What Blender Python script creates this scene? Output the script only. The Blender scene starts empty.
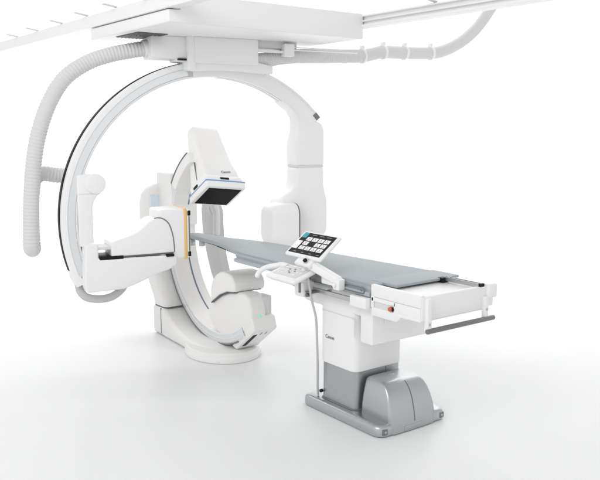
import bpy, bmesh, math
from mathutils import Matrix, Vector

S = bpy.context.scene
COL = S.collection
PI = math.pi
V = Vector
R = math.radians

# ------------------------------------------------------------------ materials
def mat(name, color, rough=0.4, metal=0.0, spec=0.5, coat=0.0, noise=0.03, nscale=40.0, bump=0.0, bscale=300.0, emit=None, estr=0.0, alpha=None):
    m = bpy.data.materials.new(name); m.use_nodes = True
    nt = m.node_tree; b = nt.nodes['Principled BSDF']
    b.inputs['Base Color'].default_value = (*color, 1)
    b.inputs['Roughness'].default_value = rough
    b.inputs['Metallic'].default_value = metal
    b.inputs['Specular IOR Level'].default_value = spec
    b.inputs['Coat Weight'].default_value = coat
    b.inputs['Coat Roughness'].default_value = 0.12
    tc = nt.nodes.new('ShaderNodeTexCoord')
    if noise:
        n = nt.nodes.new('ShaderNodeTexNoise'); n.inputs['Scale'].default_value = nscale; n.inputs['Detail'].default_value = 4
        nt.links.new(tc.outputs['Object'], n.inputs['Vector'])
        r = nt.nodes.new('ShaderNodeMapRange')
        r.inputs['To Min'].default_value = max(0.02, rough - noise * 2); r.inputs['To Max'].default_value = rough + noise * 2
        nt.links.new(n.outputs['Fac'], r.inputs['Value']); nt.links.new(r.outputs['Result'], b.inputs['Roughness'])
        n2 = nt.nodes.new('ShaderNodeTexNoise'); n2.inputs['Scale'].default_value = 3.0; n2.inputs['Detail'].default_value = 2
        nt.links.new(tc.outputs['Object'], n2.inputs['Vector'])
        r2 = nt.nodes.new('ShaderNodeMapRange')
        r2.inputs['To Min'].default_value = 1 - noise; r2.inputs['To Max'].default_value = 1 + noise * 0.5
        nt.links.new(n2.outputs['Fac'], r2.inputs['Value'])
        mx = nt.nodes.new('ShaderNodeVectorMath'); mx.operation = 'SCALE'; mx.inputs[0].default_value = color
        nt.links.new(r2.outputs['Result'], mx.inputs['Scale']); nt.links.new(mx.outputs['Vector'], b.inputs['Base Color'])
    if bump:
        n3 = nt.nodes.new('ShaderNodeTexNoise'); n3.inputs['Scale'].default_value = bscale; n3.inputs['Detail'].default_value = 3
        nt.links.new(tc.outputs['Object'], n3.inputs['Vector'])
        bp = nt.nodes.new('ShaderNodeBump'); bp.inputs['Strength'].default_value = bump; bp.inputs['Distance'].default_value = 0.002
        nt.links.new(n3.outputs['Fac'], bp.inputs['Height']); nt.links.new(bp.outputs['Normal'], b.inputs['Normal'])
    if emit:
        b.inputs['Emission Color'].default_value = (*emit, 1); b.inputs['Emission Strength'].default_value = estr
    return m

M = {
    'white': mat('white_paint', (0.88, 0.88, 0.875), 0.38, spec=0.4, noise=0.02),
    'warm': mat('warm_white_paint', (0.86, 0.85, 0.835), 0.42, spec=0.4, noise=0.02),
    'offwhite': mat('offwhite_plastic', (0.72, 0.715, 0.70), 0.5, spec=0.35, noise=0.02),
    'hose': mat('hose_plastic', (0.70, 0.70, 0.70), 0.5, spec=0.3, noise=0.02),
    'greyhose': mat('grey_hose_rubber', (0.56, 0.56, 0.56), 0.5, spec=0.3),
    'rim': mat('pale_blue_grey_metal', (0.76, 0.79, 0.81), 0.22, metal=0.5, noise=0.01),
    'silver': mat('silver_paint', (0.47, 0.49, 0.50), 0.30, metal=0.85, noise=0.02, bump=0.05, bscale=900),
    'silverdark': mat('silver_paint_column', (0.46, 0.48, 0.49), 0.34, metal=0.8, noise=0.02, bump=0.05, bscale=900),
    'steel': mat('brushed_steel', (0.52, 0.52, 0.52), 0.32, metal=0.8, noise=0.015, nscale=12),
    'darksteel': mat('dark_grey_metal', (0.20, 0.21, 0.215), 0.38, metal=0.4),
    'pad': mat('grey_blue_top', (0.37, 0.404, 0.43), 0.5, spec=0.35, noise=0.02, bump=0.05, bscale=500),
    'padside': mat('grey_side_rail', (0.44, 0.47, 0.50), 0.45, spec=0.4, metal=0.15),
    'black': mat('black_plastic', (0.012, 0.012, 0.013), 0.4, spec=0.15, noise=0.02),
    'facex': mat('black_detector_face', (0.006, 0.006, 0.007), 0.5, spec=0.06, noise=0.0),
    'seam': mat('seam_dark_grey', (0.13, 0.13, 0.13), 0.6),  # plain dark grey of the cover joints and slots
    'orange': mat('amber_edge', (0.86, 0.56, 0.20), 0.4),
    'blue': mat('blue_line', (0.20, 0.36, 0.60), 0.4),
    'bluegrey': mat('blue_grey_line', (0.16, 0.22, 0.32), 0.4),
    'glass': mat('pale_blue_panel', (0.72, 0.80, 0.87), 0.15, coat=0.5),
    'red': mat('red_orange_knob', (0.60, 0.13, 0.06), 0.35),
    'green': mat('green_indicator', (0.15, 0.75, 0.45), 0.4, emit=(0.15, 0.8, 0.45), estr=0.4),
    'teal': mat('teal_tile', (0.02, 0.27, 0.34), 0.3, emit=(0.02, 0.3, 0.36), estr=0.25),
    'tile': mat('white_tile', (0.8, 0.8, 0.8), 0.3, emit=(1, 1, 1), estr=0.15),
    'tilegrey': mat('grey_glyph', (0.25, 0.27, 0.28), 0.3),
    'text': mat('grey_lettering', (0.22, 0.22, 0.23), 0.5),
    'tan': mat('tan_line', (0.62, 0.57, 0.54), 0.5),
    'midgrey': mat('mid_grey_plastic', (0.56, 0.56, 0.56), 0.45),
    'grille': mat('dark_grille', (0.10, 0.095, 0.09), 0.5),
}

# ------------------------------------------------------------------ mesh helpers
class MB:
    def __init__(self): self.bm = bmesh.new()
    def _add(self, b, mx=None, mi=0):
        if mx is not None: bmesh.ops.transform(b, matrix=mx, verts=b.verts)
        for f in b.faces: f.material_index = mi
        me = bpy.data.meshes.new('t'); b.to_mesh(me); b.free(); self.bm.from_mesh(me); bpy.data.meshes.remove(me)
        return self
    def box(self, lo, hi, bev=0.01, seg=3, mx=None, mi=0):
        b = bmesh.new(); bmesh.ops.create_cube(b, size=1)
        lo = V(lo); hi = V(hi)
        for v in b.verts: v.co = V([(lo[i] + hi[i]) / 2 + v.co[i] * (hi[i] - lo[i]) for i in range(3)])
        if bev > 0:
            bev = min(bev, 0.49 * min(hi - lo))
            bmesh.ops.bevel(b, geom=list(b.edges), offset=bev, segments=seg, affect='EDGES', profile=0.5)
        return self._add(b, mx, mi)
    def prism(self, pts, a, c, axis=1, bev=0.01, seg=3, mx=None, mi=0, round_profile=0.0):
        """polygon pts (two coords) extruded along axis from a to c.  axis 1: pts are (x,z); axis 0: (y,z); axis 2: (x,y)"""
        b = bmesh.new()
        def P(p, t):
            return V((p[0], t, p[1])) if axis == 1 else (V((t, p[0], p[1])) if axis == 0 else V((p[0], p[1], t)))
        v0 = [b.verts.new(P(p, a)) for p in pts]; v1 = [b.verts.new(P(p, c)) for p in pts]
        n = len(pts); b.faces.new(v0); b.faces.new(v1[::-1])
        side = []
        for i in range(n):
            side.append(b.faces.new((v0[i], v1[i], v1[(i + 1) % n], v0[(i + 1) % n])))
        bmesh.ops.recalc_face_normals(b, faces=b.faces)
        if round_profile > 0:
            es = [e for e in b.edges if abs((e.verts[0].co - e.verts[1].co)[axis]) > 1e-6 and e.calc_face_angle(0) > 0.35]
            bmesh.ops.bevel(b, geom=es, offset=round_profile, segments=5, affect='EDGES', profile=0.5, clamp_overlap=True)
        if bev > 0:
            es = [e for e in b.edges if e.calc_face_angle(0) > 0.5]
            bmesh.ops.bevel(b, geom=es, offset=bev, segments=seg, affect='EDGES', profile=0.5, clamp_overlap=True)
        return self._add(b, mx, mi)
    def loft(self, secs, cap=True, mx=None, mi=0, closed=False):
        b = bmesh.new(); n = len(secs[0])
        rings = [[b.verts.new(p) for p in s] for s in secs]
        m = len(rings)
        for i in range(m if closed else m - 1):
            A, B = rings[i], rings[(i + 1) % m]
            for j in range(n):
                b.faces.new((A[j], A[(j + 1) % n], B[(j + 1) % n], B[j]))
        if cap and not closed:
            b.faces.new(rings[0][::-1]); b.faces.new(rings[-1])
        bmesh.ops.recalc_face_normals(b, faces=b.faces)
        return self._add(b, mx, mi)
    def tube(self, path, rad, n=14, mx=None, mi=0, cap=True):
        """path list of Vectors, rad float or list"""
        pts = [V(p) for p in path]; m = len(pts)
        rr = rad if isinstance(rad, (list, tuple)) else [rad] * m
        tang = [(pts[min(i + 1, m - 1)] - pts[max(i - 1, 0)]).normalized() for i in range(m)]
        up = V((0, 0, 1)) if abs(tang[0].z) < 0.9 else V((1, 0, 0))
        nx = tang[0].cross(up).normalized()
        secs = []
        for i in range(m):
            nx = (nx - tang[i] * nx.dot(tang[i])).normalized(); ny = tang[i].cross(nx)
            secs.append([pts[i] + (nx * math.cos(2 * PI * k / n) + ny * math.sin(2 * PI * k / n)) * rr[i] for k in range(n)])
        return self.loft(secs, cap, mx, mi)
    def cyl(self, p, q, r, n=24, bev=0.004, mx=None, mi=0):
        p = V(p); q = V(q); d = (q - p); L = d.length; d.normalize()
        bev = min(bev, r * 0.45, L * 0.45)
        pts = [p, p + d * bev * 0.3, p + d * bev, q - d * bev, q - d * bev * 0.3, q]
        rr = [r - bev, r - bev * 0.3, r, r, r - bev * 0.3, r - bev]
        return self.tube(pts, rr, n, mx, mi)
    def arc(self, prof, a0, a1, seg=96, mx=None, mi=0):
        """prof: closed list of (radius, t) swept in local XZ plane (angle from +X to +Z), t along Y"""
        secs = []
        for i in range(seg + 1):
            a = a0 + (a1 - a0) * i / seg
            secs.append([V((r * math.cos(a), t, r * math.sin(a))) for r, t in prof])
        return self.loft(secs, True, mx, mi)
    def ball(self, c, r, mx=None, mi=0, sc=(1, 1, 1)):
        b = bmesh.new(); bmesh.ops.create_uvsphere(b, u_segments=24, v_segments=14, radius=r)
        for v in b.verts: v.co = V((v.co.x * sc[0] + c[0], v.co.y * sc[1] + c[1], v.co.z * sc[2] + c[2]))
        return self._add(b, mx, mi)
    def quad(self, pts, mx=None, mi=0):
        b = bmesh.new(); b.faces.new([b.verts.new(p) for p in pts]); return self._add(b, mx, mi)

def rrect(x0, x1, y0, y1, z, r, n=6):
    """rounded rectangle ring at height z"""
    r = min(r, (x1 - x0) * 0.49, (y1 - y0) * 0.49); out = []
    for cx, cy, a in ((x1 - r, y1 - r, 0), (x0 + r, y1 - r, 90), (x0 + r, y0 + r, 180), (x1 - r, y0 + r, 270)):
        for k in range(n + 1):
            t = R(a + 90 * k / n); out.append(V((cx + r * math.cos(t), cy + r * math.sin(t), z)))
    return out

def rprof(r0, r1, t0, t1, rad, n=3):
    return [(p.x, p.y) for p in rrect(r0, r1, t0, t1, 0, rad, n)]

def spline(pts, step=0.01):
    """Catmull-Rom through pts, resampled at about even arc length"""
    P = [V(p) for p in pts]; P = [P[0] * 2 - P[1]] + P + [P[-1] * 2 - P[-2]]
    raw = []
    for i in range(1, len(P) - 2):
        p0, p1, p2, p3 = P[i - 1:i + 3]
        for k in range(24):
            t = k / 24
            raw.append(0.5 * ((2 * p1) + (p2 - p0) * t + (2 * p0 - 5 * p1 + 4 * p2 - p3) * t * t + (3 * p1 - p0 - 3 * p2 + p3) * t ** 3))
    raw.append(P[-2]); out = [raw[0]]; acc = 0.0
    for a, b in zip(raw, raw[1:]):
        L = (b - a).length
        if L < 1e-9: continue
        while acc + L >= step:
            t = (step - acc) / L; a = a.lerp(b, t); out.append(a.copy()); L = (b - a).length; acc = 0.0
        acc += L
    return out

def bellows(path, r, pitch=0.032, depth=0.006):
    """corrugated flexible hose: four samples per ripple"""
    pts = spline(path, pitch / 4)
    rr = [r - depth * (0, 0.5, 1, 0.5)[i % 4] for i in range(len(pts))]
    return pts, rr

def smooth(me, ang=35):
    for p in me.polygons: p.use_smooth = True
    try: me.set_sharp_from_angle(angle=R(ang))
    except Exception: pass

def thing(name, label, cat, loc, group=None):
    o = bpy.data.objects.new(name, None); COL.objects.link(o); o.location = loc
    o.empty_display_size = 0.2; o['label'] = label; o['category'] = cat
    if group: o['group'] = group
    return o

def wpos(o):
    p = V((0, 0, 0))
    while o is not None: p += o.location; o = o.parent
    return p

def part(name, mb, mats, parent=None, label=None, ang=35):
    """links mb (built in world coordinates) as ONE mesh object under parent"""
    bm = mb.bm
    bmesh.ops.recalc_face_normals(bm, faces=bm.faces)
    if parent is not None: bmesh.ops.translate(bm, verts=bm.verts, vec=-wpos(parent))
    me = bpy.data.meshes.new(name); bm.to_mesh(me); bm.free()
    for m in (mats if isinstance(mats, (list, tuple)) else [mats]): me.materials.append(M[m] if isinstance(m, str) else m)
    smooth(me, ang)
    o = bpy.data.objects.new(name, me); COL.objects.link(o)
    if parent is not None: o.parent = parent
    if label: o['label'] = label
    return o

def lettering(name, text, size, mx, parent, m='text'):
    """real letters as a thin mesh; mx places the text's XY plane in the world"""
    cu = bpy.data.curves.new('letters', 'FONT'); cu.body = text; cu.size = size; cu.align_x = 'CENTER'; cu.align_y = 'CENTER'
    cu.extrude = 0.0006; cu.offset = size * 0.012
    tmp = bpy.data.objects.new('letters', cu); COL.objects.link(tmp)
    bpy.context.view_layer.update()
    dg = bpy.context.evaluated_depsgraph_get(); me = bpy.data.meshes.new_from_object(tmp.evaluated_get(dg))
    bpy.data.objects.remove(tmp); bpy.data.curves.remove(cu)
    mb = MB(); mb.bm.from_mesh(me); bpy.data.meshes.remove(me)
    bmesh.ops.transform(mb.bm, matrix=mx, verts=mb.bm.verts)
    return part(name, mb, m, parent)

def frame(o, x, y, z=None):
    """matrix with origin o and axes x,y"""
    x = V(x).normalized(); y = V(y); y = (y - x * y.dot(x)).normalized(); z = x.cross(y)
    return Matrix(((x.x, y.x, z.x, o[0]), (x.y, y.y, z.y, o[1]), (x.z, y.z, z.z, o[2]), (0, 0, 0, 1)))

def struct(name, mb, m, label=None):
    o = part(name, mb, m); o['kind'] = 'structure'; return o

# ------------------------------------------------------------------ studio sweep
def studio():
    m = bpy.data.materials.new('studio_floor'); m.use_nodes = True
    nt = m.node_tree; b = nt.nodes['Principled BSDF']
    b.inputs['Base Color'].default_value = (0.835, 0.84, 0.843, 1); b.inputs['Specular IOR Level'].default_value = 0.12
    tc = nt.nodes.new('ShaderNodeTexCoord'); n = nt.nodes.new('ShaderNodeTexNoise'); n.inputs['Scale'].default_value = 1.2; n.inputs['Detail'].default_value = 5
    nt.links.new(tc.outputs['Object'], n.inputs['Vector'])
    r = nt.nodes.new('ShaderNodeMapRange'); r.inputs['To Min'].default_value = 0.22; r.inputs['To Max'].default_value = 0.28; b.inputs['IOR'].default_value = 1.3
    nt.links.new(n.outputs['Fac'], r.inputs['Value']); nt.links.new(r.outputs['Result'], b.inputs['Roughness'])
    # d: away from the viewer, e: across
    d = V((-.802, .598, 0)); e = V((.598, .802, 0)); D0 = 10.0; RC = 3.0
    def q(k, a, z): return d * k + e * a + V((0, 0, z))
    mb = MB(); mb.quad([q(-14, -30, 0), q(-14, 30, 0), q(D0, 30, 0), q(D0, -30, 0)]); struct('floor', mb, m)
    prof = [(D0 + RC * math.sin(R(t)), RC * (1 - math.cos(R(t)))) for t in range(0, 91, 5)] + [(D0 + RC, 14)]
    mb = MB(); b2 = mb.bm
    A = [b2.verts.new(q(k, -30, z)) for k, z in prof]; B = [b2.verts.new(q(k, 30, z)) for k, z in prof]
    for i in range(len(prof) - 1): b2.faces.new((A[i], B[i], B[i + 1], A[i + 1]))
    struct('backdrop', mb, mat('studio_backdrop', (0.87, 0.87, 0.87), 0.7, spec=0.1, noise=0.0))
studio()

# ------------------------------------------------------------------ ceiling rails
def ceiling_rail(y0, x0, x1, label, slots, side):
    t = thing('ceiling_rail', label, 'ceiling rail', ((x0 + x1) / 2, y0, 2.95), 'ceiling rails carrying the upper arm')
    mb = MB()
    if side < 0:
        prof = [(y0, 2.85), (y0 + .10, 2.85), (y0 + .10, 2.862), (y0 + .012, 2.862), (y0 + .012, 2.94), (y0 + .10, 2.94), (y0 + .10, 2.952), (y0, 2.952)]
    else:
        prof = [(y0, 2.85), (y0 + .11, 2.85), (y0 + .11, 2.952), (y0, 2.952), (y0, 2.938), (y0 + .03, 2.938), (y0 + .03, 2.908), (y0 + .004, 2.908),
                (y0 + .004, 2.896), (y0 + .03, 2.896), (y0 + .03, 2.872), (y0, 2.872)]
    mb.prism(prof, x0, x1, axis=0, bev=0.002, seg=1)
    part('beam', mb, 'white', t)
    for x in slots:
        b = MB(); b.prism([(y0 + .02, 2.954), (y0 - .10, 2.972), (y0 - .10, 2.982), (y0 + .02, 2.966)], x - .02, x + .02, axis=0, bev=0.002, seg=1)
        part('hanger_tab', b, 'offwhite', t)
    return t
ceiling_rail(-.88, -7.5, 0.6, 'long white ceiling rail at upper left with a row of small hanger tabs', [-5.5, -4.82, -4.15, -3.45, -2.82, -2.2, -1.6], -1)
ceiling_rail(1.00, -3.2, 2.2, 'white grooved ceiling rail running to the right above the bundled hose', [-.45], 1)

# ------------------------------------------------------------------ ceiling mounted arm
PH = R(10)
OM = Matrix.Translation((-2.1, 0, 1.195)) @ Matrix(((math.cos(PH), math.sin(PH), 0, 0), (-math.sin(PH), math.cos(PH), 0, 0), (0, 0, 1, 0), (0, 0, 0, 1)))
# local axes of OM: x = n (towards the viewer's right front), y = e (in the plane of the big arc), z up
def om(x, y, z): return OM @ V((x, y, z - 1.195))
# arc() builds in its local XZ plane, so turn that plane into (e, z)
OA = OM @ Matrix(((0, 1, 0, 0), (1, 0, 0, 0), (0, 0, 1, 0), (0, 0, 0, 1)))

def omega_arm():
    t = thing('ceiling_imaging_system', 'huge white semicircular arm hanging from the ceiling rails over the head end of the table', 'imaging arm', (-2.1, 0, 2.95))
    # trolley plate between the rails
    mb = MB()
    mb.prism([(-.86, 2.75), (1.02, 2.75), (1.02, 2.965), (-.76, 2.965), (-.76, 2.845), (-.86, 2.845)], -2.78, -1.30, axis=0, bev=.010)
    tr = part('trolley_plate', mb, 'white', t)
    g = MB(); g.box((-2.40, -.79, 2.744), (-1.97, -.52, 2.7515), 0.002, 1, mi=0)
    for k in range(8): g.box((-2.39, -.78 + k * .033, 2.740), (-1.98, -.772 + k * .033, 2.745), 0, mi=1)
    part('vent_grille', g, ['grille', 'darksteel'], tr)
    b = MB(); b.box((-1.42, 1.018, 2.86), (-1.33, 1.03, 2.94), 0.004); b.cyl((-1.375, 1.028, 2.9), (-1.375, 1.036, 2.9), .008, mi=1)
    part('end_bracket', b, ['white', 'black'], tr)
    # carriage under the plate that grips the arc
    mb = MB()
    mb.box((-.17, -.30, 2.47 - 1.195), (.15, -.225, 2.765 - 1.195), 0.02, mx=OM)
    mb.box((-.20, -.24, 2.53 - 1.195), (.16, .345, 2.752 - 1.195), 0.012, mx=OM)
    mb.prism([(-.24, 2.466 - 1.195), (-.05, 2.48 - 1.195), (.1, 2.485 - 1.195), (.35, 2.47 - 1.195), (.50, 2.46 - 1.195), (.50, 2.53 - 1.195), (.34, 2.56 - 1.195), (-.24, 2.56 - 1.195)], -.16, .13, axis=0, bev=0.012, mx=OM)
    c = part('carriage', mb, 'white', t)
    mb = MB(); mb.box((-.18, -.60, 2.565 - 1.195), (.10, -.28, 2.752 - 1.195), 0.015, mx=OM)
    mb.box((-.12, -.38, 2.545 - 1.195), (.09, -.28, 2.575 - 1.195), 0.008, mx=OM)
    part('cable_box', mb, 'white', c)
    mb = MB(); mb.box((-.1, -.375, 2.552 - 1.195), (.12, -.30, 2.566 - 1.195), 0.002, 1, mx=OM); part('brake_pad', mb, 'black', c)
    mb = MB(); mb.box((-.10, .34, 2.69 - 1.195), (.10, .75, 2.752 - 1.195), 0.005, mx=OM, mi=0)
    mb.box((.10, .34, 2.648 - 1.195), (.135, .62, 2.668 - 1.195), 0.003, mx=OM, mi=1)
    mb.box((.08, .60, 2.62 - 1.195), (.16, .70, 2.73 - 1.195), 0.01, mx=OM, mi=1)
    mb.box((.10, .70, 2.675 - 1.195), (.125, 1.38, 2.685 - 1.195), 0.002, 1, mx=OM, mi=1)
    mb.box((.10, .70, 2.700 - 1.195), (.125, 1.2, 2.708 - 1.195), 0.002, 1, mx=OM, mi=1)
    part('hose_bracket', mb, ['offwhite', 'white'], c)
    # the arc: white body, pale channel on the front, black belt outside
    a0, a1 = R(40.5), R(200.5)
    mb = MB(); mb.arc(rprof(1.236, 1.372, -.20, 0.0, 0.012), a0, a1, 120, mx=OA)
    arc = part('arc', mb, 'white', t)
    # OA maps arc() t (its Y) to local n axis
    mb = MB(); mb.arc(rprof(1.260, 1.320, -.01, 0.003, 0.002, 1), R(101), R(199.5), 120, mx=OA)
    part('front_channel', mb, 'rim', arc)
    mb = MB(); mb.arc(rprof(1.350, 1.3725, -.03, 0.003, 0.002, 1), a0 + .02, R(78), 60, mx=OA)
    part('front_channel', mb, 'rim', arc)
    mb = MB(); mb.arc(rprof(1.250, 1.2555, -.01, .005, .001, 1), R(101), R(199.5), 120, mx=OA)
    part('channel_lip', mb, 'white', arc)
    for r_ in (1.260, 1.320):
        mb = MB(); mb.arc(rprof(r_ - .002, r_ + .002, -.01, .0042, .001, 1), R(101), R(199.5), 120, mx=OA); part('channel_edge', mb, 'midgrey', arc)
    mb = MB(); mb.arc(rprof(1.366, 1.378, -.135, -.062, 0.002, 1), R(92), R(197), 120, mx=OA)
    part('belt', mb, 'facex', arc)
    for tt in (-.06, -.13):
        mb = MB(); mb.arc(rprof(1.2335, 1.24, tt - .008, tt + .008, 0.002, 1), a0 + .02, R(88), 60, mx=OA); part('inner_track', mb, 'tan', arc)
    mb = MB()
    mb.arc(rprof(1.325, 1.3735, -.06, .0045, 0.003, 1), R(40.3), R(43.0), 3, mx=OA)
    part('end_stop', mb, 'darksteel', arc)
    mb = MB(); mb.arc(rprof(1.25, 1.374, -.15, .006, 0.004, 1), R(99.5), R(101.5), 3, mx=OA); part('end_stop', mb, 'steel', arc)
    mb = MB(); mb.arc(rprof(1.232, 1.376, -.202, .004, 0.01), R(200), R(203), 6, mx=OA); part('end_cap', mb, 'white', arc)
    mb = MB(); mb.arc(rprof(1.256, 1.31, .0, .007, 0.002, 1), R(200), R(200.9), 3, mx=OA); part('stop_plate', mb, 'darksteel', arc)
    # left: bracket and horizontal detector arm
    Z = 1.195
    mb = MB()
    mb.prism([(-1.235, 1.60 - Z), (-1.16, 1.61 - Z), (-1.06, 1.60 - Z), (-1.02, 1.55 - Z), (-1.015, 1.50 - Z), (-1.04, 1.45 - Z), (-1.075, 1.42 - Z), (-1.105, 1.37 - Z), (-1.115, 1.32 - Z), (-1.115, 1.0 - Z),
              (-1.235, 1.0 - Z)], -.16, .02, axis=0, bev=0.015, mx=OM)
    br = part('detector_bracket', mb, 'white', t)
    mb = MB(); mb.box((-.161, -1.226, 1.440 - Z), (.0225, -1.05, 1.446 - Z), 0.0005, 1, mx=OM); part('seam', mb, 'offwhite', br)
    mb = MB(); mb.cyl((-.10, -1.085, 1.525 - Z), (.04, -1.085, 1.525 - Z), .085, 32, 0.012, mx=OM); part('pivot_cap', mb, 'white', br)
    mb = MB()
    mb.prism([(-1.21, 1.035 - Z), (-1.105, 1.035 - Z), (-1.105, .905 - Z), (-.43, .895 - Z), (-.43, .81 - Z), (-.50, .77 - Z), (-.62, .735 - Z), (-.80, .665 - Z), (-.90, .635 - Z), (-1.21, .625 - Z), (-1.225, .70 - Z)],
             -.14, .14, axis=0, bev=0.018, round_profile=0.02, mx=OM)
    arm = part('lower_arm', mb, 'white', t)
    mb = MB(); mb.box((-.10, -1.10, .895 - Z), (.138, -.90, .925 - Z), 0.004, mx=OM); part('slide_rail', mb, 'black', arm)
    mb = MB(); mb.box((-.08, -1.12, .98 - Z), (.125, -.97, 1.005 - Z), 0.004, mx=OM); part('slide_guide', mb, 'offwhite', arm)
    mb = MB(); mb.box((-.08, -.53, .885 - Z), (.15, -.46, .905 - Z), 0.004, mx=OM); part('slide_stop', mb, 'black', arm)
    top_ = [(p.x, p.z - Z) for p in spline([(-1.0, 0, 1.04), (-.93, 0, 1.06), (-.80, 0, 1.10), (-.72, 0, 1.15), (-.67, 0, 1.195), (-.615, 0, 1.22), (-.56, 0, 1.215), (-.505, 0, 1.175), (-.475, 0, 1.10), (-.46, 0, 1.02), (-.455, 0, .918)], .03)]
    if abs(top_[-1][1] - (.918 - Z)) > .004: top_.append((-.455, .918 - Z))
    mb = MB(); mb.prism([(-1.0, .918 - Z)] + top_, -.13, .135, axis=0, bev=.016, mx=OM)
    dh = part('detector_housing', mb, 'white', t, ang=40)
    mb = MB(); mb.tube([OM @ V((.119, a + .004, b + .002)) for a, b in top_[14:]], .0065, 8); part('edge_gasket', mb, 'darksteel', dh)
    mb = MB(); mb.prism([(-1.0, .906 - Z), (-.46, .906 - Z), (-.46, .919 - Z), (-1.0, .919 - Z)], -.125, .131, axis=0, bev=0.002, seg=1, mx=OM); part('seam', mb, 'seam', dh)
    # flat panel with amber edge, standing upright and facing the table
    mb = MB(); mb.box((-.20, -.58, .850 - Z), (.118, -.332, 1.290 - Z), 0.025, 4, mx=OM)
    fp = part('flat_panel', mb, 'white', t)
    mb = MB(); mb.box((-.205, -.365, .845 - Z), (.123, -.330, 1.295 - Z), 0.016, 3, mx=OM); part('edge_band', mb, 'orange', fp)
    mb = MB(); mb.box((-.195, -.332, .855 - Z), (.113, -.305, 1.285 - Z), 0.014, 3, mx=OM); part('panel_face', mb, 'white', fp)
    for zz in (.890, 1.25):
        mb = MB(); mb.box((.07, -.323, zz - .022 - Z), (.118, -.295, zz + .022 - Z), 0.006, 2, mx=OM); part('bumper', mb, 'black', fp)
    mb = MB(); mb.box((.093, -.316, .915 - Z), (.1145, -.3015, 1.225 - Z), 0.003, 1, mx=OM); part('sensor_strip', mb, 'darksteel', fp)
    # right: column and tube housing
    def rr(y0, y1, x0, x1, z, r): return [OM @ V((p.y, p.x, p.z)) for p in rrect(y0, y1, x0, x1, z - Z, r)]
    mb = MB()
    aa = [(1.30 * math.cos(R(q)), 1.30 * math.sin(R(q))) for q in range(58, 40, -3)]
    mb.prism(aa + [(1.075, .83), (1.10, .76), (1.10, 1.628 - Z), (.80, 1.628 - Z), (.80, 1.84 - Z), (.812, 1.88 - Z), (.828, 1.95 - Z), (.835, 2.02 - Z), (.825, 2.08 - Z), (.79, 2.135 - Z), (.73, 2.18 - Z), (.675, 2.225 - Z), (.66, 2.26 - Z)],
             -.235, -.004, axis=0, bev=.03, seg=4, mx=OM)
    colm = part('tube_column', mb, 'white', t, ang=50)
    mb = MB(); mb.box((-.228, .807, 1.612 - Z), (-.012, 1.093, 1.632 - Z), .004, mx=OM); part('seam', mb, 'offwhite', colm)
    mb = MB()
    mb.prism([(.80, 1.619 - Z), (1.10, 1.619 - Z), (1.10, 1.44 - Z), (1.115, 1.37 - Z), (1.135, 1.30 - Z), (1.14, 1.22 - Z), (1.135, 1.0 - Z), (1.09, .92 - Z), (.70, .92 - Z), (.62, .98 - Z), (.60, 1.2 - Z), (.62, 1.29 - Z), (.66, 1.345 - Z), (.75, 1.39 - Z), (.785, 1.44 - Z), (.80, 1.50 - Z)],
             -.24, .0, axis=0, bev=.035, seg=4, mx=OM)
    part('lower_column', mb, 'white', colm, ang=50)
    # tube housing: squarish drum facing the panel
    def drum(y, s, r=.10, cx=-.0, cz=1.085): return [OM @ V((cx + p.x * s, y, cz - Z + p.y * s)) for p in rrect(-.16, .16, -.205, .205, 0, r, 8)]
    mb = MB(); mb.loft([drum(.475, .66), drum(.48, .78), drum(.492, .87), drum(.515, .94), (drum(.55, .985)), drum(.60, 1.0), drum(.735, 1.0), drum(.748, .97)])
    th = part('tube_housing', mb, 'white', t)
    mb = MB(); mb.loft([drum(.746, .975), drum(.758, .975)]); part('seam', mb, 'seam', th)
    # flexible hoses that belong to the arm
    c0 = [om(-.05, -.58, 2.655), om(-.06, -.75, 2.625), om(-.08, -.92, 2.585), om(-.1, -1.10, 2.515), om(-.1, -1.28, 2.385), om(-.1, -1.41, 2.185), om(-.1, -1.505, 1.93), om(-.1, -1.56, 1.65),
          om(-.1, -1.592, 1.32), om(-.1, -1.605, 1.06), om(-.12, -1.60, 1.0), om(-.19, -1.58, .985), om(-.23, -1.575, 1.06), om(-.24, -1.57, 1.3), om(-.24, -1.555, 1.47), om(-.24, -1.53, 1.575), om(-.245, -1.46, 1.605), om(-.25, -1.36, 1.59), om(-.25, -1.24, 1.58)]
    pts, rr_ = bellows(c0, .066, .028, .0055)
    mb = MB(); mb.tube(pts, rr_, 18); part('flexible_hose', mb, 'hose', t)
    mb = MB(); mb.cyl(om(-.05, -.63, 2.645), om(-.05, -.57, 2.657), .074, 24); part('hose_collar', mb, 'white', t)
    p2 = [om(-.08, -1.24, .68), om(-.06, -1.23, .61), om(-.04, -1.18, .555), om(-.02, -1.08, .535), om(0, -.98, .55), om(0, -.90, .60), om(0, -.86, .66)]
    mb = MB(); mb.tube(spline(p2, .015), .034, 14); part('cable_loop', mb, 'greyhose', t)
omega_arm()

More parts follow.
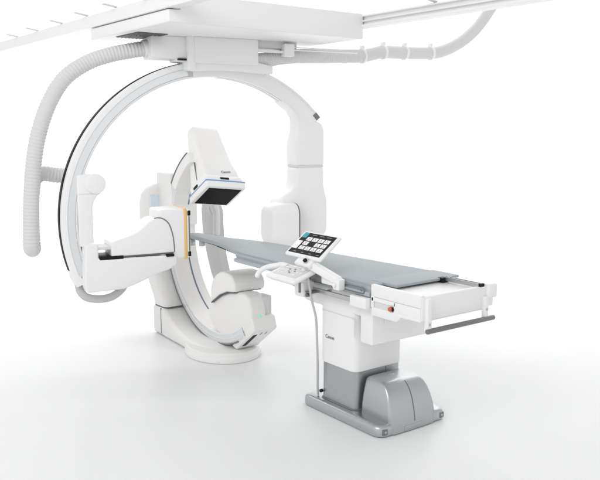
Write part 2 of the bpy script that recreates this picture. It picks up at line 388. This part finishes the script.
# ------------------------------------------------------------------ right hose
def right_hose():
    t = thing('supply_hose', 'ribbed off white supply hose bundled with straps right of the ceiling arm', 'hose', (-2.0, 1.75, 2.69))
    p = [(-2.0, .25, 2.58), (-2.0, .45, 2.59), (-2.0, .65, 2.625), (-2.0, .854, 2.645), (-2.0, 1.15, 2.66), (-2.0, 1.45, 2.678), (-2.0, 1.62, 2.688), (-2.0, 1.76, 2.715), (-2.0, 1.9, 2.742), (-2.0, 2.18, 2.75), (-2.0, 2.55, 2.765), (-2.0, 2.75, 2.795),
         (-2.0, 2.95, 2.865), (-2.0, 3.12, 2.95), (-2.0, 3.28, 3.06), (-2.0, 3.40, 3.17), (-2.0, 3.52, 3.30), (-2.0, 3.66, 3.47), (-2.0, 3.80, 3.75), (-2.0, 3.88, 4.05)]
    pts, rr = bellows(p, .066, .026, .0055)
    # ribs on the first stretch, smooth jacket after the straps
    rr = [(r if q.y < 1.62 else .064) for r, q in zip(rr, pts)]
    mb = MB(); mb.tube(pts, rr, 18); part('hose_body', mb, 'hose', t)
    for y, z, s in ((1.62, 2.688, .15), (1.90, 2.741, .08), (2.20, 2.751, .04), (2.58, 2.768, .1)):
        mb = MB(); d = V((0, 1, s)).normalized(); c = V((-2.0, y, z))
        mb.cyl(c - d * .014, c + d * .014, .076, 24, .006); mb.box((-2.02, y - .02, z + .065), (-1.98, y + .02, z + .10), .006)
        part('strap', mb, 'white', t)
right_hose()

# ------------------------------------------------------------------ floor mounted C arm
def floor_c_arm():
    t = thing('floor_imaging_system', 'white floor standing C shaped arm with black detector above and tube below the table head', 'imaging arm', (-1.93, -.2, 0))
    CX, CZ = -1.93, .982
    CM = Matrix.Translation((CX, 0, CZ))
    # base: low round plinth running back to the stand
    mb = MB()
    def disc(k, z, n=72):
        return [V((-1.86 + .375 * k * math.cos(2 * PI * i / n), -.11 + .325 * k * math.sin(2 * PI * i / n), z)) for i in range(n)]
    mb.loft([disc(.99, .003), disc(1, .012), disc(1, .044), disc(.99, .050), disc(.965, .052), disc(.962, .056), disc(.962, .078), disc(.94, .086), disc(.85, .089)])
    b = part('plinth', mb, 'warm', t)
    mb = MB()
    def yz(x, y0, y1, z, r=.035): return [V((x, p.x, p.y)) for p in rrect(y0, y1, .004, z, 0, r, 5)]
    mb.loft([yz(-2.86, -.275, .12, .27), yz(-2.85, -.295, .14, .287), yz(-2.66, -.305, .14, .287), yz(-2.62, -.31, .14, .278), yz(-2.56, -.315, .14, .252), yz(-2.48, -.32, .14, .212), yz(-2.40, -.325, .14, .176), yz(-2.3, -.33, .14, .142), yz(-2.2, -.338, .14, .120),
             yz(-2.1, -.345, .14, .107), yz(-2.0, -.348, .135, .101), yz(-1.9, -.34, .13, .098), yz(-1.75, -.31, .10, .091), yz(-1.65, -.26, .05, .086)])
    st = part('base_housing', mb, 'warm', t)
    mb = MB(); mb.box((-2.68, -.3075, .03), (-2.675, -.295, .275), 0.0005, 1); part('seam', mb, 'seam', st)
    def sec(x0, x1, y0, y1, z, r=.08): return rrect(x0, x1, y0, y1, z, r)
    mb = MB()
    mb.loft([sec(-2.86, -2.60, -.295, .14, .294, .05), sec(-2.88, -2.61, -.295, .15, .35, .06), sec(-2.98, -2.68, -.297, .18, .47), sec(-3.08, -2.79, -.30, .20, .60), sec(-3.13, -2.88, -.30, .22, .78),
             sec(-3.16, -2.95, -.30, .22, 1.05), sec(-3.16, -2.95, -.30, .22, 1.25), sec(-3.15, -2.95, -.285, .2, 1.34), sec(-3.12, -2.95, -.25, .16, 1.40), sec(-3.08, -2.955, -.2, .1, 1.435), sec(-3.05, -2.96, -.15, .05, 1.447)])
    pl = part('stand', mb, 'warm', t)
    mb = MB(); mb.loft([sec(-2.855, -2.605, -.291, .14, .280, .05), sec(-2.855, -2.605, -.291, .14, .296, .05)]); part('seam', mb, 'seam', pl)
    mb = MB(); mb.box((-2.965, -.255, .95), (-2.942, -.13, 1.34), .01, 4); part('side_panel', mb, 'glass', pl)
    mb = MB(); mb.box((-3.0, -.16, 1.05), (-2.68, .12, 1.56), .02, 3); part('arc_holder', mb, 'warm', pl)
    # the C
    a0, a1 = R(123), R(304)
    mb = MB(); mb.arc(rprof(.80, .893, -.15, .12, 0.012), a0, a1, 110, mx=CM)
    arc = part('arc', mb, 'warm', t)
    mb = MB(); mb.arc(rprof(.806, .882, -.153, -.13, 0.003, 1), a0, a1, 110, mx=CM); part('rim', mb, 'rim', arc)
    mb = MB(); mb.arc(rprof(.838, .844, -.156, -.14, 0.001, 1), a0, a1, 110, mx=CM); part('rim_ridge', mb, 'white', arc)
    mb = MB(); mb.arc(rprof(.886, .8985, -.1545, -.137, 0.003, 1), a0, R(296), 90, mx=CM); part('outer_edge', mb, 'darksteel', arc)
    mb = MB(); mb.arc(rprof(.7975, .803, .012, .028, 0.0015, 1), a0, R(240), 90, mx=CM); part('track_line', mb, 'bluegrey', arc)
    mb = MB(); mb.arc(rprof(.79, .886, -.163, .13, 0.01), R(118), R(147), 24, mx=CM); part('end_cover', mb, 'warm', arc)
    mb = MB(); mb.arc(rprof(.884, .895, -.168, -.15, 0.003, 1), R(119), R(147), 24, mx=CM); part('outer_edge', mb, 'darksteel', arc)
    # detector head on the upper end, tilted
    TH = R(120); d = V((math.cos(TH), 0, math.sin(TH))); p = V((math.sin(TH), 0, -math.cos(TH)))
    RO = R(8); D = frame(V((-1.88, 0, 1.01)) + d * .42, p, (0, math.cos(RO), -math.sin(RO)))      # local x = p, y = Y, z = p x Y
    if D.to_3x3().col[2].dot(d) < 0: raise ValueError
    mb = MB(); mb.box((-.185, -.195, .0), (.185, .195, .075), .014, 3, mx=D)
    dh = part('detector_head', mb, 'white', t)
    mb = MB(); mb.box((-.155, -.162, -.004), (.155, .162, .02), .002, 1, mx=D); part('detector_face', mb, 'facex', dh)
    mb = MB(); mb.box((-.1875, -.1975, .056), (.1875, .1975, .070), .004, 2, mx=D); part('blue_band', mb, 'blue', dh)
    mb = MB(); mb.prism([(-.175, .073), (.175, .073), (.165, .12), (.13, .15), (-.16, .15)], -.185, .185, axis=1, bev=.018, mx=D); part('head_cover', mb, 'white', dh)
    mb = MB(); mb.box((.160, -.045, .084), (.176, .045, .106), .006, 2, mx=D); part('grip_slot', mb, 'black', dh)
    mb = MB(); mb.box((-.08, -.193, .088), (.0, -.180, .112), .005, 2, mx=D); part('grip_slot', mb, 'black', dh)
    # lift column behind the head
    def ds(x0, x1, y0, y1, z, r): return [D @ q for q in rrect(x0, x1, y0, y1, z, r)]
    mb = MB()
    mb.loft([ds(-.17, .155, -.175, .175, .12, .03), ds(-.165, .135, -.172, .172, .20, .03), ds(-.16, .09, -.165, .165, .30, .035), ds(-.145, .05, -.158, .158, .47, .035), ds(-.135, .01, -.142, .142, .68, .035), ds(-.125, -.005, -.135, .135, .715, .035), ds(-.11, -.02, -.12, .12, .725, .03)])
    lc = part('lift_column', mb, 'warm', t)
    mb = MB(); mb.box((-.02, -.176, .16), (-.012, -.15, .34), .001, 1, mx=D); part('seam', mb, 'seam', lc)
    lettering('lettering', 'Canon', .036, frame(D @ V((.1445, 0.04, .178)), (0, 1, 0), D.to_3x3() @ V((-.15, 0, 1))), dh)
    # tube housing on the lower end
    mb = MB()
    mb.prism([(-2.02, .42), (-1.93, .48), (-1.80, .545), (-1.68, .585), (-1.56, .605), (-1.44, .615), (-1.38, .59), (-1.345, .50), (-1.335, .38), (-1.40, .30), (-1.50, .245), (-1.62, .20), (-1.75, .175), (-1.87, .18), (-1.98, .22), (-2.05, .29), (-2.06, .36)], -.145, .01, axis=1, bev=.025, seg=4, round_profile=.012)
    th = part('tube_housing', mb, 'warm', t)
    mb = MB()
    mb.prism([(-1.95, .446), (-1.80, .541), (-1.68, .588), (-1.545, .606), (-1.535, .66), (-1.55, .705), (-1.59, .74), (-1.65, .758), (-1.72, .762), (-1.79, .75), (-1.86, .715), (-1.92, .655), (-1.95, .58)], -.18, .135, axis=1, bev=.045, seg=5)
    part('tube_cap', mb, 'warm', th)
    mb = MB(); mb.prism([(-1.95, .444), (-1.80, .539), (-1.68, .585), (-1.553, .602), (-1.553, .611), (-1.68, .594), (-1.80, .548), (-1.95, .453)], -.172, .10, axis=1, bev=0.001, seg=1); part('seam', mb, 'seam', th)
    mb = MB()
    mb.prism([(-1.43, .44), (-1.33, .42), (-1.295, .318), (-1.59, .096), (-1.66, .115), (-1.50, .26)], -.141, .09, axis=1, bev=.012)
    eb = part('end_block', mb, 'warm', th)
    mb = MB(); mb.box((-1.50, -.02, .30), (-1.365, .085, .585), .015); part('connector_box', mb, 'offwhite', eb)
    mb = MB(); mb.ball((-1.338, -.06, .43), .013, sc=(.5, 1, 1)); part('indicator', mb, 'green', th)
    u = V((.295, 0, .222)).normalized()
    S_ = frame(V((-1.443, -.05, .207)), u, (0, 1, 0))
    for lo, hi, mm_ in (((-.13, -.06, -.003), (.10, -.015, .02), 'black'), ((.08, .01, -.003), (.13, .020, .02), 'seam'), ((.08, .06, -.003), (.13, .070, .02), 'seam')):
        mb = MB(); mb.box(lo, hi, .005, 2, mx=S_); part('slot', mb, mm_, eb)
    # grey cable guide at the far side of the C
    mb = MB(); secs = []
    for x, z, w in ((-3.0, 1.22, .12), (-2.99, 1.15, .15), (-2.98, 1.0, .15), (-2.96, .84, .14), (-2.9, .66, .135), (-2.83, .5, .13), (-2.74, .38, .13), (-2.62, .28, .13)):
        secs.append([V((x + s * w, y, z)) for s, y in ((-1, .42), (1, .42), (1, .50), (-1, .50))])
    mb.loft(secs); cg = part('cable_guide', mb, 'midgrey', t)
    for x in (-2.86, -2.80):
        mb = MB(); mb.tube(spline([(x - .05, .415, 1.12), (x - .06, .39, 1.18), (x, .38, 1.22), (x + .04, .39, 1.15), (x + .04, .39, 1.0), (x + .02, .40, .92)], .02), .022, 12); part('cable_loop', mb, 'hose', cg)
floor_c_arm()

# ------------------------------------------------------------------ patient table
def patient_table():
    t = thing('patient_table', 'long narrow patient table with grey top on a white column and silver floor base', 'exam table', (0, 0, 0))
    # floor base
    mb = MB()
    def br(i, z): return rrect(-.42 + i, .42 - i, -.315 + i, .315 - i, z, .07)
    mb.loft([br(.008, .002), br(0, .01), br(0, .055), br(.006, .07), br(.02, .08), br(.03, .082)])
    bs = part('floor_base', mb, 'silver', t)
    mb = MB()
    mb.box((.405, -.10, .006), (.4315, .08, .045), .003)
    part('base_plate', mb, 'silver', bs)
    for y in (-.262, .262):
        mb = MB(); mb.box((.40, y - .020, .018), (.4235, y + .020, .058), .004); js = part('jack_socket', mb, 'darksteel', bs)
        mb = MB(); mb.cyl((.42, y, .038), (.4265, y, .038), .010); part('jack_pin', mb, 'silver', js)
    # silver motor cover
    mb = MB()
    def c(x0, x1, y, z, r=.024): return rrect(x0, x1, -y, y - .022, z, r)
    mb.loft([c(.125, .429, .205, .008, .02), c(.125, .427, .212, .05, .03), c(.125, .422, .222, .085), c(.125, .412, .218, .14), c(.125, .396, .209, .20), c(.125, .375, .199, .25), c(.125, .35, .189, .285), c(.125, .33, .182, .303),
             c(.127, .318, .177, .311), c(.130, .305, .171, .317), c(.136, .29, .163, .321), c(.15, .275, .15, .323)])
    mc = part('motor_cover', mb, 'silver', t, ang=28)
    pr = [(.4275, .06), (.4235, .085), (.4135, .14), (.3975, .20), (.3765, .25), (.3515, .285), (.3315, .303), (.3195, .3115)]
    mb = MB(); mb.prism(pr + [(a - .004, b) for a, b in reversed(pr)], -.004, .004, axis=1, bev=0); part('seam', mb, 'darksteel', mc)
    mb = MB(); mb.cyl((.19, 0, .318), (.19, 0, .3245), .022); part('cover_knob', mb, 'silver', mc)
    # lower and upper column
    def cs(z, g=0.0): return rrect(-.27 - g, .10 + g, -.25 - g, .18 + g, z, .045 + g)
    mb = MB(); mb.loft([cs(.078), cs(.09), cs(.352)])
    lc = part('lower_column', mb, 'silverdark', t)
    mb = MB(); mb.box((.0985, .03, .09), (.1015, .036, .35), 0); part('seam', mb, 'darksteel', lc)
    mb = MB(); mb.loft([cs(.075, .004), cs(.084, .012), cs(.09, .004)]); part('dark_gasket', mb, 'darksteel', lc)
    mb = MB(); mb.cyl((-.255, -.245, .13), (-.255, -.27, .13), .012); part('plug', mb, 'black', lc)
    mb = MB(); mb.loft([cs(.352, .004), cs(.356, .008), cs(.80, .010)])
    uc = part('upper_column', mb, 'white', t)
    lettering('lettering', 'Canon', .036, frame(V((-.16, -.2608, .545)), (1, 0, 0), (0, 0, 1)), uc)
    mb = MB(); mb.box((-.245, -.2612, .725), (.105, -.259, .731), 0); mb.box((.099, -.2612, .60), (.105, -.259, .725), 0)
    part('seam', mb, 'offwhite', uc)
    # saddle frame under the top
    mb = MB()
    mb.prism([(-.52, .91), (-.52, .86), (-.505, .80), (-.46, .765), (-.38, .755), (-.29, .755), (.17, .755), (.30, .80), (.30, .91)], -.26, .27, axis=1, bev=.015, round_profile=.02)
    sf = part('saddle_frame', mb, 'white', t)
    mb = MB(); mb.box((.165, -.265, .585), (.285, .255, .868), .008)
    ub = part('drive_box', mb, 'white', t)
    mb = MB(); mb.cyl((.285, -.20, .82), (.293, -.20, .82), .012, mi=0); mb.box((.285, -.175, .795), (.292, -.12, .803), .001, 1, mi=1); mb.box((.285, -.165, .72), (.297, -.15, .79), .004, mi=2)
    part('latch', mb, ['black', 'seam', 'white'], ub)
    # table top with narrow head end
    hw = [(-2.52, -.075), (-2.51, -.105), (-2.48, -.13), (-2.35, -.135), (-1.95, -.14), (-1.80, -.16), (-1.60, -.21), (-1.42, -.26), (-1.32, -.275), (-1.25, -.285), (.31, -.287)]
    bk = [(.315, .385), (-1.2, .262), (-1.5, .225), (-1.68, .195), (-1.85, .15), (-2.02, .09), (-2.12, .07), (-2.3, .05), (-2.47, .03), (-2.505, .0), (-2.52, -.035)]
    mb = MB(); mb.prism(hw + bk, .966, 1.0, axis=2, bev=.007, seg=3)
    top = part('table_top', mb, 'pad', t)
    mb = MB(); mb.prism([(-2.5, -.09), (-1.95, -.13), (-1.45, -.235), (-1.2, -.235), (-1.2, .2), (-1.9, .1), (-2.5, .0)], .960, .966, axis=2, bev=0); part('underside_shade', mb, 'facex', top)  # black sheet painted in as the shadow beneath the head end
    # overhanging end fold of the pad
    mb = MB(); mb.prism([(-.289, .9), (.387, .9), (.387, 1.0025), (-.289, 1.0025)], .28, .318, axis=0, bev=.006) if False else mb.box((.19, -.20, .985), (.43, .387, 1.004), .006)
    part('pad_end', mb, 'pad', top)
    # long side rail with groove and slot
    mb = MB()
    mb.prism([(-.296, .985), (-.296, .962), (-.288, .958), (-.288, .952), (-.312, .946), (-.312, .92), (-.27, .915), (-.27, .985)], -1.33, .30, axis=0, bev=.002, seg=1)
    sr = part('side_rail', mb, 'padside', top)
    mb = MB(); mb.box((-1.32, -.2935, .912), (.30, -.285, .984), .003, 1); part('side_skirt', mb, 'pad', sr)
    # stadium slot outline
    mb = MB(); pts = []
    for cx, a0 in ((.235, -90), (-.30, 90)):
        for k in range(9): a = R(a0 + 180 * k / 8); pts.append(V((cx + .020 * math.cos(a), -.3135, .951 + .020 * math.sin(a))))
    pts.append(pts[0]); mb.tube(pts, .0045, 8); mb.cyl((.225, -.312, .951), (.225, -.316, .951), .006)
    part('rail_slot', mb, 'darksteel', sr)
    mb = MB(); mb.box((-2.40, -.15, .905), (-2.34, -.10, .965), .006); part('head_bracket', mb, 'steel', top)
    mb = MB(); mb.cyl((-2.22, -.10, .965), (-2.22, -.10, .915), .028, 18, .006); part('head_knob', mb, 'midgrey', top)
    # accessory rail
    mb = MB(); mb.box((-.50, -.335, .862), (.143, -.317, .893), .003)
    for x in (-.42, -.15, .10): mb.cyl((x, -.318, .877), (x, -.255, .877), .010, 12)
    part('accessory_rail', mb, 'steel', sf)
    mb = MB(); mb.box((.143, -.342, .84), (.30, -.25, .912), .006); mb.box((.206, -.3435, .842), (.209, -.34, .91), 0)
    part('rail_end_block', mb, 'white', sf)
    # white end unit
    mb = MB()
    mb.box((.305, -.302, .925), (.748, -.27, 1.004), .006)
    mb.box((.33, -.272, .93), (.745, .285, .972), .006)
    mb.box((.715, -.296, .845), (.752, .285, .995), .008)
    mb.box((.32, -.29, .852), (.72, .285, .93), .006)
    mb.prism([(.312, .80), (.545, .80), (.58, .838), (.745, .84), (.745, .924), (.532, .924), (.532, .905), (.335, .905), (.335, .855), (.515, .855), (.515, .905), (.312, .918)][:0] or [(.312, .802), (.545, .802), (.58, .838), (.745, .84), (.745, .86), (.312, .858)], -.303, .26, axis=1, bev=.005)
    mb.box((.515, -.303, .855), (.745, -.26, .924), .004)
    mb.box((.306, -.303, .855), (.332, -.26, .93), .004)
    mb.box((.312, -.303, .897), (.53, -.26, .924), .003)
    eu = part('end_unit', mb, 'white', t)
    mb = MB(); mb.box((.335, -.296, .857), (.514, -.288, .899), .002, 1); part('switch_recess', mb, 'offwhite', eu)
    mb = MB(); mb.cyl((.492, -.29, .877), (.492, -.318, .877), .014, 20, .004, mi=0); mb.cyl((.508, -.29, .877), (.508, -.306, .877), .014, 16, mi=1); part('stop_knob', mb, ['red', 'black'], eu)
    mb = MB(); mb.box((.70, .28, .915), (.775, .365, 1.006), .012); mb.box((.69, .30, .86), (.755, .35, .92), .008); part('corner_cap', mb, 'white', eu)
    mb = MB(); mb.prism([(.226, .985), (.262, .985), (.262, 1.012), (.254, 1.012), (.254, .998), (.234, .998), (.234, 1.012), (.226, 1.012)], .43, .745, axis=0, bev=.001, seg=1)
    part('top_rail', mb, 'steel', eu)
    mb = MB(); mb.box((.405, .20, .975), (.455, .262, 1.006), .004); part('stop_block', mb, 'black', eu)
    mb = MB(); mb.box((.735, .222, .99), (.75, .266, 1.012), .002, 1); part('stop_block', mb, 'black', eu)
    # push handle
    mb = MB(); mb.cyl((.775, -.275, .787), (.775, .335, .787), .016, 20, .005)
    hd = part('push_handle', mb, 'darksteel', eu)
    mb = MB(); mb.box((.748, -.272, .785), (.778, -.235, .985), .005); part('handle_post', mb, 'white', hd)
    mb = MB(); mb.box((.748, .245, .785), (.778, .28, .93), .005); part('handle_post', mb, 'white', hd)
    for y, z in ((-.254, .83), (.262, .85)):
        mb = MB(); mb.cyl((.777, y, z), (.782, y, z), .008, 14, .002); part('bolt', mb, 'steel', hd)
patient_table()

# ------------------------------------------------------------------ control console on the rail
def console():
    t = thing('control_console', 'white sloping hand control console with curved grip clipped to the table side rail', 'control panel', (-.35, -.34, .90))
    A = V((-.50, -.55, .975)); X = V((1, 0, 0)); B = V((-.60, -.37, 1.03))
    F = frame(A, (1, 0, 0), B - A + V((.1, 0, 0)))
    mb = MB(); mb.box((-.02, -.01, -.03), (.32, .19, 0), .012, 3, mx=F); mb.box((.0, .01, -.05), (.28, .17, -.028), .01, mx=F)
    b = part('console_body', mb, 'white', t)
    mb = MB(); mb.box((.02, .03, -.002), (.29, .165, .004), .003, 2, mx=F); part('key_panel', mb, 'offwhite', b)
    for i, (x, y) in enumerate(((.13, .085), (.155, .125), (.18, .10), (.105, .115), (.155, .07))):
        mb = MB(); mb.box((x, y, .003), (x + .017, y + .010, .008), .002, 1, mx=F); part('key', mb, 'darksteel', b)
    for i, (x, y) in enumerate(((.05, .05), (.05, .09), (.05, .13), (.085, .05), (.22, .05), (.22, .09), (.22, .13), (.255, .09))):
        mb = MB(); mb.box((x, y, .003), (x + .02, y + .014, .007), .002, 1, mx=F); part('key', mb, 'white', b)
    mb = MB(); mb.cyl(F @ V((.24, .15, 0)), F @ V((.24, .15, .022)), .016, 16, .004); part('joystick', mb, 'white', b)
    g = spline([F @ V((.03, .16, -.005)), F @ V((-.03, .155, .0)), F @ V((-.10, .13, -.01)), F @ V((-.165, .10, -.02)), F @ V((-.20, .06, -.04)), F @ V((-.21, .03, -.07))], .012)
    mb = MB(); mb.tube(g, .019, 16); mb.ball(g[-1], .019); part('grip', mb, 'white', b)
    mb = MB(); mb.box((-.36, -.42, .83), (-.26, -.315, .935), .01, mi=0); mb.box((-.30, -.43, .86), (-.285, -.416, .93), .002, 1, mi=1); mb.cyl((-.25, -.36, .845), (-.25, -.40, .845), .013, mi=1); mb.box((-.27, -.40, .865), (-.19, -.335, .875), .002, 1, mi=1)
    part('rail_clamp', mb, ['white', 'darksteel'], t)
console()

# ------------------------------------------------------------------ touch screen
def touch_screen():
    t = thing('touch_screen', 'tilted white framed tablet screen showing a grid of white tiles above the table edge', 'touch screen', (-.02, -.32, .95))
    BL = V((-.455, -.42, 1.125)); TL = V((-.465, -.25, 1.255))
    F = frame(BL, (1, 0, 0), TL - BL); W, H = .375, (TL - BL).length
    mb = MB(); mb.box((-.012, -.012, -.026), (W + .012, H + .012, 0), .012, 3, mx=F)
    c = part('casing', mb, 'white', t)
    mb = MB(); mb.box((.012, .010, -.002), (W - .012, H - .006, .0015), 0, mx=F)
    s = part('display', mb, 'black', c)
    # tiles: one mesh, the picture on the display
    mb = MB(); z = .003
    def tile(u0, u1, v0, v1, mi, zz=z): mb.quad([F @ V((u, v, zz)) for u, v in ((u0, v0), (u1, v0), (u1, v1), (u0, v1))], mi=mi)
    x0, x1 = .014, W - .014
    mb_w = (x1 - x0)
    tile(x0, x0 + .055, H - .058, H - .010, 1)
    for r_, v in enumerate((.138, .095, .052)):
        for k in range(4):
            if r_ == 1 and k == 1: continue
            u = x0 + .072 + k * .066 - (.0 if r_ == 0 else 0)
            if r_ == 0 and k == 0: pass
            tile(u, u + .056, v - .004, v + .030, 0)
            tile(u + .010, u + .044, v + .003, v + .006, 2, z + .001)
            tile(u + .024, u + .032, v + .012, v + .024, 2, z + .001)
    for u in (.02, ):
        tile(x0, x0 + .055, .048, .125, 0)
    for k in range(4): tile(x0 + .05 + k * .085, x0 + .08 + k * .085, .020, .026, 2)
    for k in range(3): tile(x0 + .10 + k * .08, x0 + .15 + k * .08, H - .026, H - .020, 2)
    part('screen_tiles', mb, ['tile', 'teal', 'tilegrey'], s)
    mb = MB(); mb.cyl(F @ V((W * .68, -.035, -.01)), F @ V((W * .68, -.035, .008)), .015, 16, .004); part('knob', mb, 'black', c)
    # arm down to the clamp
    mb = MB(); mb.box((W * .35, -.06, -.055), (W * .80, .03, -.02), .012, mx=F); part('neck', mb, 'white', t)
    p, q = V((-.20, -.40, 1.07)), V((.01, -.335, .985))
    G = frame(p, q - p, (0, 0, 1)); L = (q - p).length
    mb = MB(); mb.box((-.05, -.028, -.03), (L + .02, .028, .03), .012, mx=G); part('arm', mb, 'white', t)
    mb = MB(); mb.box((-.13, -.365, .945), (.0, -.315, 1.01), .010); mb.box((.0, -.372, .925), (.065, -.312, 1.0), .010); mb.cyl((.03, -.372, .96), (.03, -.388, .96), .014)
    part('clamp', mb, 'white', t)
    mb = MB(); mb.box((-.27, -.34, .94), (-.13, -.31, 1.0), .006); part('clamp_jaw', mb, 'darksteel', t)
touch_screen()

# ------------------------------------------------------------------ hanging cable
def cable():
    p = [(-.24, -.37, .99), (-.22, -.41, 1.0), (-.20, -.42, .97), (-.20, -.405, .90), (-.205, -.38, .80), (-.215, -.34, .68), (-.24, -.31, .5), (-.265, -.285, .32), (-.285, -.27, .17), (-.29, -.262, .10), (-.30, -.25, .09)]
    mb = MB(); mb.tube(spline(p, .012), .0085, 12)
    o = part('cable', mb, 'greyhose'); o['label'] = 'thin grey cable hanging from the screen clamp down the table column'; o['category'] = 'cable'
cable()

# ------------------------------------------------------------------ light
w = bpy.data.worlds.new('World'); S.world = w; w.use_nodes = True
nt = w.node_tree; bg = nt.nodes['Background']
tc = nt.nodes.new('ShaderNodeTexCoord')
dot = nt.nodes.new('ShaderNodeVectorMath'); dot.operation = 'DOT_PRODUCT'; dot.inputs[1].default_value = V((.15, -.25, -.95)).normalized()
nt.links.new(tc.outputs['Generated'], dot.inputs[0])
mr = nt.nodes.new('ShaderNodeMapRange'); mr.inputs['From Min'].default_value = -.9; mr.inputs['From Max'].default_value = .1
mr.inputs['To Min'].default_value = 0.64; mr.inputs['To Max'].default_value = 1.03
nt.links.new(dot.outputs['Value'], mr.inputs['Value']); nt.links.new(mr.outputs['Result'], bg.inputs['Strength'])
bg.inputs['Color'].default_value = (1.0, 1.0, 1.0, 1)

def area(name, loc, target, size, power, color=(1, 1, 1)):
    l = bpy.data.lights.new(name, 'AREA'); l.shape = 'RECTANGLE'; l.size, l.size_y = size; l.energy = power; l.color = color
    o = bpy.data.objects.new(name, l); COL.objects.link(o); o.location = loc
    o.rotation_euler = (V(target) - V(loc)).to_track_quat('-Z', 'Y').to_euler()
area('softbox_key', (1.5, -6.0, 5.5), (-1.2, 0, .8), (4, 3), 125)
d_ = V((-.802, .598, 0))
area('backdrop_light', d_ * 9.0 + V((0, 0, 10)), d_ * 13 + V((0, 0, 3.5)), (24, 3), 1550)

# ------------------------------------------------------------------ camera
f, pitch, yaw = 771.03, .146467, .641232
cam = bpy.data.cameras.new('Camera'); co = bpy.data.objects.new('Camera', cam); COL.objects.link(co)
cam.sensor_fit = 'HORIZONTAL'; cam.sensor_width = 36; cam.lens = 36 * f / 600; cam.clip_end = 500; cam.clip_start = .05
r = V((math.sin(yaw), math.cos(yaw), 0)); v = V((-math.cos(yaw), math.sin(yaw), 0)); u = V((0, 0, 1))
fw = v * math.cos(pitch) - u * math.sin(pitch); up = u * math.cos(pitch) + v * math.sin(pitch)
mm = Matrix((r, up, -fw)).transposed().to_4x4(); mm.translation = (3.9, -3.55, 2.0); co.matrix_world = mm
S.camera = co
S.view_settings.view_transform = 'Standard'; S.view_settings.look = 'None'; S.view_settings.exposure = 0; S.view_settings.gamma = 1
S.render.engine = 'CYCLES'
S.cycles.max_bounces = 10
